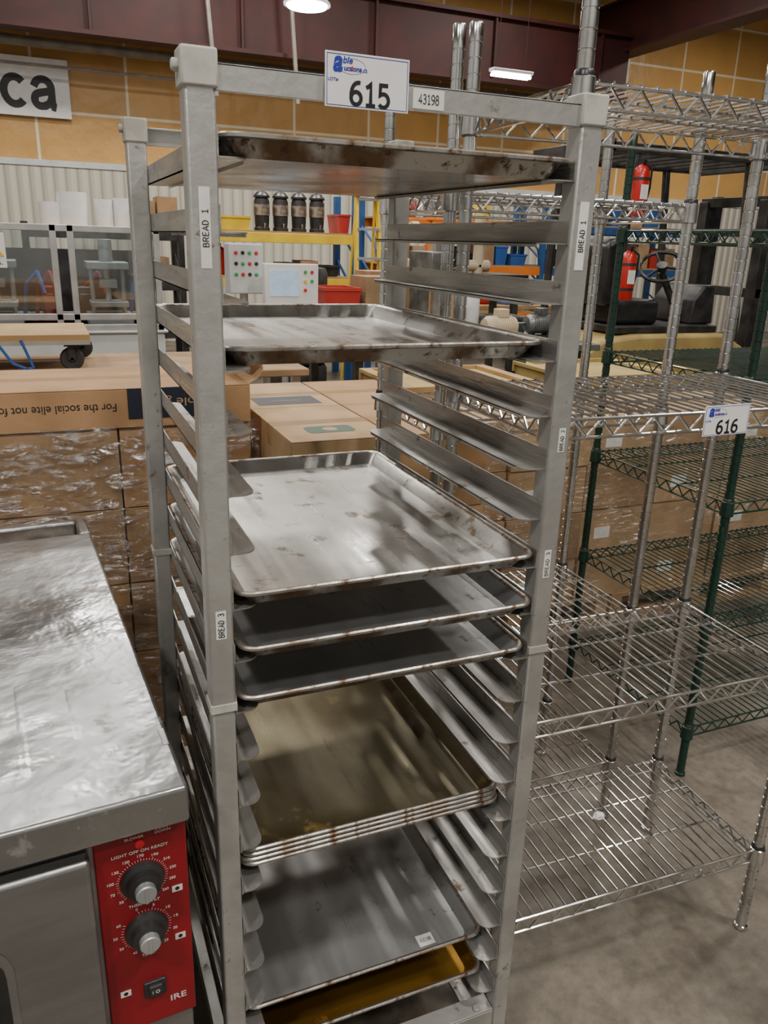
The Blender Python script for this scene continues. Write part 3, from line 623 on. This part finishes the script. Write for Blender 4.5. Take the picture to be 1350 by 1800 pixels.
# pendants / HMI
cp=thing('control_box',(.96,3.9,0),'grey control box with red and green push buttons on a stand','control panel'); O=(.96,3.9,0)
MB().box(.86,1.06,3.85,3.99,1.25,1.53).done('control_housing','whitepaint',cp,O,bevel=.006)
for k in range(12):
    x=.90+.04*(k%4); z=1.48-.06*(k//4)
    MB().lathe([(.001,0),(.011,0),(.011,-.006),(.007,-.012),(.001,-.012)],(x,3.85,z),12,'y').done('push_button',('redink','greenbtn','black')[(k*5)%3],cp,O)
MB().cyl((.96,3.93,0.02),(.96,3.93,1.25),.025,12).box(.82,1.08,3.84,4.04,0,.03).done('stand','extrusion',cp,O)
hm=thing('touch_screen_terminal',(1.16,3.7,0),'white touch screen terminal on a stand','screen'); O=(1.16,3.7,0)
MB().box(1.02,1.34,3.66,3.72,1.20,1.43).box(1.06,1.26,3.72,3.78,1.24,1.40).done('terminal_housing','white',hm,O,bevel=.006)
MB().box(1.05,1.22,3.655,3.662,1.25,1.395).done('screen','screen',hm,O,smooth=False)
for k in range(5): MB().lathe([(.001,0),(.010,0),(.009,-.008),(.001,-.008)],(1.26+(k%2)*.04,3.66,1.385-.05*(k//2)),10,'y').done('push_button',('greenbtn','redink','yellow')[k%3],hm,O)
MB().cyl((1.16,3.75,.02),(1.16,3.75,1.24),.02,12).box(1.02,1.32,3.6,3.80,0,.025).done('stand','extrusion',hm,O)
# bins
def storage_bin(x,y,z,w,d,h,m,group='plastic bins on the shelves',label='open plastic storage bin on a shelf'):
    b=MB(); t=.012; i=.02
    o=[(x+i,y+i,z),(x+w-i,y+i,z),(x+w-i,y+d-i,z),(x+i,y+d-i,z)]; u=[(x,y,z+h),(x+w,y,z+h),(x+w,y+d,z+h),(x,y+d,z+h)]
    ui=[(x+t,y+t,z+h),(x+w-t,y+t,z+h),(x+w-t,y+d-t,z+h),(x+t,y+d-t,z+h)]; oi=[(x+i+t,y+i+t,z+t),(x+w-i-t,y+i+t,z+t),(x+w-i-t,y+d-i-t,z+t),(x+i+t,y+d-i-t,z+t)]
    vs=o+u+ui+oi; fs=[(3,2,1,0),(12,13,14,15)]
    for k in range(4):
        n=(k+1)%4; fs+=[(k,n,4+n,4+k),(4+k,4+n,8+n,8+k),(8+k,8+n,12+n,12+k)]
    b.add(vs,fs); b.box(x-.006,x+w+.006,y-.006,y,z+h-.02,z+h); b.box(x-.006,x,y,y+d,z+h-.02,z+h); b.box(x+w,x+w+.006,y,y+d,z+h-.02,z+h)
    b.done('storage_bin',m,origin=(x+w/2,y+d/2,z),label=label,cat='bin',group=group,smooth=False)
def pallet_rack(x0,x1,y0,y1,zs,top,mu,mb,label):
    e=thing('pallet_rack',((x0+x1)/2,(y0+y1)/2,0),label,'storage rack'); O=((x0+x1)/2,(y0+y1)/2,0)
    for x in (x0,x1-.07):
        b=MB()
        for y in (y0,y1-.07): b.box(x,x+.07,y,y+.07,0,top)
        z=.2
        while z<top-.4: b.cyl((x+.035,y0+.05,z),(x+.035,y1-.05,z+.35),.015,6); z+=.4
        b.done('upright_frame',mu,e,O)
    for z in zs:
        b=MB(); b.box(x0+.07,x1-.07,y0,y0+.05,z-.1,z); b.box(x0+.07,x1-.07,y1-.05,y1,z-.1,z); b.done('beam',mb,e,O,bevel=.004)
        MB().box(x0+.07,x1-.07,y0+.01,y1-.01,z,z+.02).done('deck_board','plywood',e,O)
def fill(x0,x1,y,z,hmax,grp,n=6,d=.35):
    x=x0
    while x<x1-.15:
        w=random.uniform(.16,.36); h=random.uniform(.12,hmax); k=random.random()
        if x+w>x1: break
        if k<.35: carton(x,x+w,y,y+d,z,z+h,'brown cardboard box on a storage shelf','boxes on the storage racks',random.choice(['card','card2','card3']),tape=False)
        elif k<.75: storage_bin(x,y,z,w,d,h*.8,random.choice(['bluebin','redbin','black','whitepaint','greymetal','black']))
        else:
            r=w*.33; MB().lathe([(r*.8,0),(r,.02),(r,h*.8),(r*.85,h*.85),(r*.3,h*.9),(r*.3,h)],(x+w/2,y+d/2,z),16).done('canister',random.choice(['redpaint','greymetal','black','white','yellow']),origin=(x+w/2,y+d/2,z),label='round canister on a storage shelf',cat='canister',group='canisters on the storage racks')
        x+=w+random.uniform(.01,.05)
pallet_rack(-.3,1.42,8.9,9.5,(.5,1.05,1.60),1.66,'blacksteel','blacksteel','black steel shelf holding paper rolls and boxes')
fill(-.15,1.3,9.0,1.07,.35,'a')
for x,r,h in ((.25,.16,.36),(.02,.12,.25),(.58,.10,.30),(.78,.10,.32),(.72,.0,.0)):
    if r: MB().lathe([(.03,0),(r,0),(r,h),(.03,h)],(x,9.15,1.62),24).done('paper_roll','white',label='white paper roll standing on the black shelf',cat='paper roll',group='paper rolls on the black shelf')
carton(.93,1.13,9.0,9.35,1.62,1.93,'brown cardboard box beside paper rolls','boxes on the storage racks','card3')
carton(1.15,1.38,9.0,9.35,1.62,1.98,'brown cardboard box beside paper rolls','boxes on the storage racks','card')
pallet_rack(1.5,3.2,7.9,8.6,(.55,1.15,1.62),2.05,'blue','yellow','blue and yellow pallet rack holding coffee urns')
for k in range(4):
    u=thing('coffee_urn',(2.15+.21*k,8.15,1.64),'dark coffee urn standing on the yellow rack','coffee urn','coffee urns on the yellow rack')
    MB().lathe([(.085,0),(.085,.03),(.075,.04),(.08,.1),(.085,.30),(.07,.34)],(0,0,0),20).done('urn_body','blacksteel',u)
    MB().lathe([(.088,.34),(.088,.36),(.05,.40),(.015,.41),(.015,.43)],(0,0,0),20).done('urn_lid','black',u)
    MB().lathe([(.087,.16),(.087,.27)],(0,0,0),20,close=False).done('urn_band','rust',u)
    MB().cyl((0,-.08,.07),(0,-.13,.07),.012,8).cyl((0,-.12,.07),(0,-.12,.03),.008,8).done('urn_tap','chrome',u)
storage_bin(1.62,7.95,1.64,.36,.4,.14,'yellow'); storage_bin(2.97,7.95,1.64,.14,.4,.2,'redbin')
fill(1.6,3.1,8.0,1.17,.33,'b')
for k in range(2):
    x0=3.75+k*2.45
    pallet_rack(x0,x0+2.4,8.6,9.4,(.7,1.3,1.85),2.1,'blue',('orange','blue','blue')[k],'blue and orange pallet rack loaded with bins and boxes')
    fill(x0+.1,x0+2.3,8.7,1.32,.4,'c'); fill(x0+.1,x0+1.9,8.7,1.87,.3,'c')
# ladders
def ladder(x,y,h,m,label):
    e=thing('step_ladder',(x,y,0),label,'ladder',group='ladders standing by the racks')
    b=MB(); 
    for s in (-1,1): b.add(*(lambda p0,p1:(lambda q:(q,[(0,1,2,3),(4,7,6,5),(0,4,5,1),(1,5,6,2),(2,6,7,3),(3,7,4,0)]))([(p0[0]-.015,p0[1]-.03,p0[2]),(p0[0]+.015,p0[1]-.03,p0[2]),(p0[0]+.015,p0[1]+.03,p0[2]),(p0[0]-.015,p0[1]+.03,p0[2]),(p1[0]-.015,p1[1]-.03,p1[2]),(p1[0]+.015,p1[1]-.03,p1[2]),(p1[0]+.015,p1[1]+.03,p1[2]),(p1[0]-.015,p1[1]+.03,p1[2])]))((s*.17,-.25,0),(s*.11,0,h)))
    b.done('side_rail',m,e)
    b=MB()
    for s in (-1,1): b.cyl((s*.15,.28,0),(s*.10,.03,h-.05),.014,6)
    b.cyl((-.14,.2,h*.3),(.14,.2,h*.3),.01,6); b.done('rear_frame',m,e)
    n=int(h/.28)
    for k in range(1,n+1):
        z=k*.28; t=z/h; w=.17-.06*t; MB().box(-w,w,-.25+.25*t-.04,-.25+.25*t+.04,z-.012,z+.012).done('step','extrusion',e)
    MB().box(-.14,.14,-.08,.08,h-.01,h+.02).done('ladder_cap',m,e,bevel=.005)
ladder(2.93,7.0,2.0,'yellow','yellow fibreglass step ladder'); ladder(3.35,7.3,1.95,'extrusion','silver aluminium step ladder'); ladder(3.75,7.0,1.8,'orange','orange fibreglass step ladder')
# tyres
for k in range(6):
    prof=[(.16+.0,.02),(.2,.0),(.27,.01),(.29,.05),(.29,.17),(.27,.21),(.2,.22),(.16,.20),(.17,.11),(.16,.02)]
    MB().lathe(prof,(2.05,6.5,.221*k),28,close=False).done('tyre','rubber',label='black rubber tyre in a tall stack',cat='tire',group='tyres in a stack')
# long bench with machines
wb=thing('workbench',(2.2,3.9,0),'long grey workbench carrying machine parts','workbench'); O=(2.2,3.9,0)
MB().box(1.45,3.2,3.4,4.4,.93,.97).done('bench_top','greymetal',wb,O,bevel=.004)
MB().box(1.5,3.15,3.45,4.3,.3,.33).done('lower_shelf','plywood',wb,O)
for x in (1.5,3.1):
    for y in (3.45,4.3): MB().box(x,x+.05,y,y+.05,0,.93).done('leg','blacksteel',wb,O)
fill(1.5,3.15,4.02,.97,.42,'w',d=.3)
def motor(x,y,z,s,m,label,name='electric_motor'):
    e=thing(name,(x,y,z),label,'machine')
    b=MB(); b.lathe([(.03,-.17),(.07,-.16),(.09,-.13),(.09,.10),(.08,.13),(.03,.14)],(0,0,.14),20,'x'); b.cyl((-.17,0,.14),(-.26,0,.14),.015,10)
    for k in range(10): b.lathe([(.096,-.11+.022*k),(.096,-.105+.022*k)],(0,0,.14),20,'x')
    b.done('motor_body',m,e); MB().box(-.12,.1,-.08,.08,0,.03).box(-.1,-.08,-.05,.05,.03,.08).box(.06,.08,-.05,.05,.03,.08).done('mounting_base','blacksteel',e)
    MB().box(-.05,.05,-.05,.05,.22,.29).done('terminal_box',m,e,bevel=.006)
    e.scale=(s,s,s)
motor(1.70,3.6,.97,.7,'greymetal','grey electric motor on the workbench'); motor(2.52,3.55,.97,.75,'cream','cream electric motor on the workbench'); motor(2.98,3.8,.97,.7,'greymetal','grey electric motor on the workbench')
def press(x,y,z,label):
    e=thing('arbor_press',(x,y,z),label,'machine')
    b=MB(); b.box(-.15,.15,-.2,.2,0,.05); b.box(-.05,.05,.08,.18,.05,.48); b.box(-.06,.06,-.15,.18,.42,.55); b.done('press_frame','greymetal',e,bevel=.01)
    MB().box(-.02,.02,-.12,-.08,.18,.62).done('ram','chrome',e); MB().cyl((.06,-.1,.48),(.14,-.1,.48),.02,10).cyl((.12,-.25,.62),(.12,.05,.34),.01,8).lathe([(.001,-.02),(.02,-.01),(.02,.01),(.001,.02)],(.12,-.25,.62),12).done('lever','black',e)
press(2.08,3.72,.97,'cast grey arbor press with black lever')
# second table with parts
tb2=thing('parts_table',(3.0,6.2,0),'long parts table crowded with bins and machine parts','table'); O=(3.0,6.2,0)
MB().box(2.5,5.2,5.9,6.6,.98,1.02).done('table_top','plywood',tb2,O,bevel=.004)
for x in (2.55,5.1):
    for y in (5.95,6.5): MB().box(x,x+.05,y,y+.05,0,.98).done('leg','blue',tb2,O)
fill(2.55,5.1,5.95,1.02,.38,'t')
# cream pipe assembly
pp=thing('pipe_manifold',(2.94,5.2,0),'cream coloured pipe manifold on a steel frame','pipework'); O=(3.3,5.3,0)
b=MB(); b.cyl((2.95,5.3,1.66),(3.8,5.3,1.66),.05,14); b.cyl((3.2,5.3,1.35),(3.2,5.3,1.72),.045,14); b.cyl((3.6,5.3,1.3),(3.6,5.3,1.80),.045,14); b.cyl((2.95,5.3,1.4),(3.7,5.3,1.4),.045,14)
for x in (3.0,3.4,3.8): b.lathe([(.05,-.03),(.07,-.03),(.07,.03),(.05,.03)],(x,5.3,1.66),14,'x')
b.done('pipes','cream',pp,O)
b=MB()
for x in (2.9,3.85): b.box(x,x+.05,5.1,5.15,0,1.3); b.box(x,x+.05,5.45,5.5,0,1.3)
b.box(2.85,3.95,5.05,5.55,1.3,1.34); b.box(2.9,3.9,5.1,5.15,.5,.55); b.done('support_frame','blacksteel',pp,O)
# tan crates
def crate(x0,x1,y0,y1,z1,label,mb):
    e=thing('wooden_crate',((x0+x1)/2,(y0+y1)/2,0),label,'crate'); O=((x0+x1)/2,(y0+y1)/2,0)
    MB().box(x0+.015,x1-.015,y0+.015,y1-.015,.02,z1-.02).done('crate_panel','tan',e,O)
    for bx in [(x0,x1,y0,y0+.02,0,.06),(x0,x1,y0,y0+.02,z1-.06,z1),(x0,x1,y1-.02,y1,0,.06),(x0,x1,y1-.02,y1,z1-.06,z1),(x0,x0+.06,y0+.02,y1-.02,z1-.02,z1),(x1-.06,x1,y0+.02,y1-.02,z1-.02,z1)]+[(x,x+.06,y0,y0+.018,.06,z1-.06) for x in (x0,(x0+x1)/2-.03,x1-.06)]:
        MB().box(*bx).done('crate_batten',mb,e,O,bevel=.002)
crate(2.35,3.05,2.5,3.1,.93,'tan wooden crate behind the boxes','tan'); crate(1.35,2.1,2.4,3.0,.93,'plywood crate behind the boxes','plywood')
# forklift (built in local coordinates, shifted as a whole)
fk=thing('forklift',(4.62,4.8,0),'black and tan forklift with overhead guard, seat and steering wheel','forklift'); O=(4.1,4.8,0)
b=MB(); b.prism([(3.15,.25),(3.15,.75),(3.35,.88),(3.7,.92),(4.6,.92),(4.85,.8),(4.85,.25)],4.25,5.35,'y'); b.done('chassis','tan',fk,O,bevel=.03)
b=MB(); b.box(3.55,4.6,4.35,5.25,.92,.98); b.done('deck','blacksteel',fk,O,bevel=.01)
b=MB()
for y in (4.3,5.26):
    b.path([(3.45,y,.85),(3.50,y,2.25)],.035,8); b.path([(4.75,y,.85),(4.62,y,2.25)],.035,8); b.box(3.25,4.95,y-.04,y+.04,2.24,2.31)
for k in range(9): b.box(3.27+.19*k,3.32+.19*k,4.3,5.26,2.25,2.29)
b.box(3.23,3.28,4.26,5.3,2.22,2.33); b.box(4.93,4.98,4.26,5.3,2.22,2.33); b.done('overhead_guard','blacksteel',fk,O,bevel=.006)
b=MB(); b.box(3.58,4.05,4.45,4.95,.98,1.18); b.prism([(3.50,1.12),(3.68,1.15),(3.64,1.60),(3.58,1.66),(3.46,1.6)],4.47,4.93,'y'); b.done('seat','black',fk,O,bevel=.04,seg=3)
b=MB(); b.cyl((4.42,4.60,.98),(4.16,4.62,1.40),.03,10); b.done('steering_column','blacksteel',fk,O)
b=MB(); c=Vector((4.14,4.60,1.44)); ax=Vector((-.45,-.45,.77)).normalized(); u=ax.cross(Vector((0,1,0))).normalized(); v=ax.cross(u); R=.18
pts=[c+R*(math.cos(t*math.pi/12)*u+math.sin(t*math.pi/12)*v) for t in range(25)]; b.path(pts,.016,8)
for t in (0,8,16): b.cyl(c,pts[t],.013,6)
b.cyl(c-ax*.03,c+ax*.02,.045,12); b.done('steering_wheel','black',fk,O)
b=MB()
for y in (4.4,5.1): b.box(5.0,5.12,y,y+.1,.1,2.0); b.box(5.13,5.2,y+.01,y+.09,.1,2.05)
for z in (.4,1.2,1.95): b.box(5.02,5.1,4.4,5.2,z,z+.08)
b.done('mast','blacksteel',fk,O,bevel=.004)
MB().box(5.2,5.26,4.3,5.3,.3,.75).done('fork_carriage','blacksteel',fk,O); MB().box(5.26,6.2,4.5,4.62,.1,.14).box(5.24,5.28,4.5,4.62,.1,.75).done('fork','greymetal',fk,O); MB().box(5.26,6.2,4.98,5.1,.1,.14).box(5.24,5.28,4.98,5.1,.1,.75).done('fork','greymetal',fk,O)
for x,r in ((3.45,.22),(4.75,.27)):
    for y in (4.22,5.38): MB().lathe([(.08,-.08),(r-.03,-.08),(r,-.05),(r,.05),(r-.03,.08),(.08,.08)],(x,y,r),24,'y').lathe([(.001,-.06),(.1,-.06),(.1,.06),(.001,.06)],(x,y,r),16,'y',m=1).done('wheel',['rubber','cream'],fk,O)
b=MB(); b.prism([(4.38,.98),(4.40,1.18),(4.50,1.30),(4.62,1.30),(4.64,.98)],4.45,4.95,'y'); b.done('dashboard','blacksteel',fk,O,bevel=.02)
def ext(x,y,z,label):
    e=thing('fire_extinguisher',(x,y,z),label,'fire extinguisher')
    MB().lathe([(.055,0),(.06,.01),(.06,.30),(.045,.34),(.02,.36)],(0,0,0),20).done('cylinder','redpaint',e)
    MB().box(-.015,.015,-.03,.03,.36,.385).box(-.012,.012,-.08,.02,.39,.4).box(-.012,.012,-.07,.02,.415,.425).done('valve_handle','black',e)
    MB().path([(0,-.03,.37),(.05,-.05,.33),(.066,-.03,.2),(.066,0,.08)],.008,8).done('hose','black',e)
    MB().box(-.03,.03,-.0605,-.05,.12,.22).done('printed_label','label',e)
    MB().lathe([(.062,.07),(.062,.09)],(0,0,0),20,close=False).lathe([(.062,.25),(.062,.27)],(0,0,0),20,close=False).box(-.03,.03,.055,.08,.02,.32).done('mounting_bracket','blacksteel',e)
ext(3.99,4.18,1.80,'red fire extinguisher strapped to the forklift guard post'); 
ext(3.97,4.18,1.20,'red fire extinguisher strapped below another one')
# ---------------------------------------------------------------- camera
psi,p,r=.4032,.3277,.0324
f=Vector((math.sin(psi)*math.cos(p),math.cos(psi)*math.cos(p),-math.sin(p)))
r0=Vector((math.cos(psi),-math.sin(psi),0)); u0=r0.cross(f)
R=math.cos(r)*r0+math.sin(r)*u0; U=-math.sin(r)*r0+math.cos(r)*u0
mw=Matrix(((R.x,U.x,-f.x,-.1568),(R.y,U.y,-f.y,-.9337),(R.z,U.z,-f.z,1.5641),(0,0,0,1)))
cd=bpy.data.cameras.new('cam'); co=bpy.data.objects.new('camera',cd); COL.objects.link(co); co.matrix_world=mw
cd.sensor_fit='VERTICAL'; cd.sensor_height=36; cd.sensor_width=27; cd.lens=1395.3/1800*36; cd.clip_start=.02; cd.clip_end=100
bpy.context.scene.camera=co
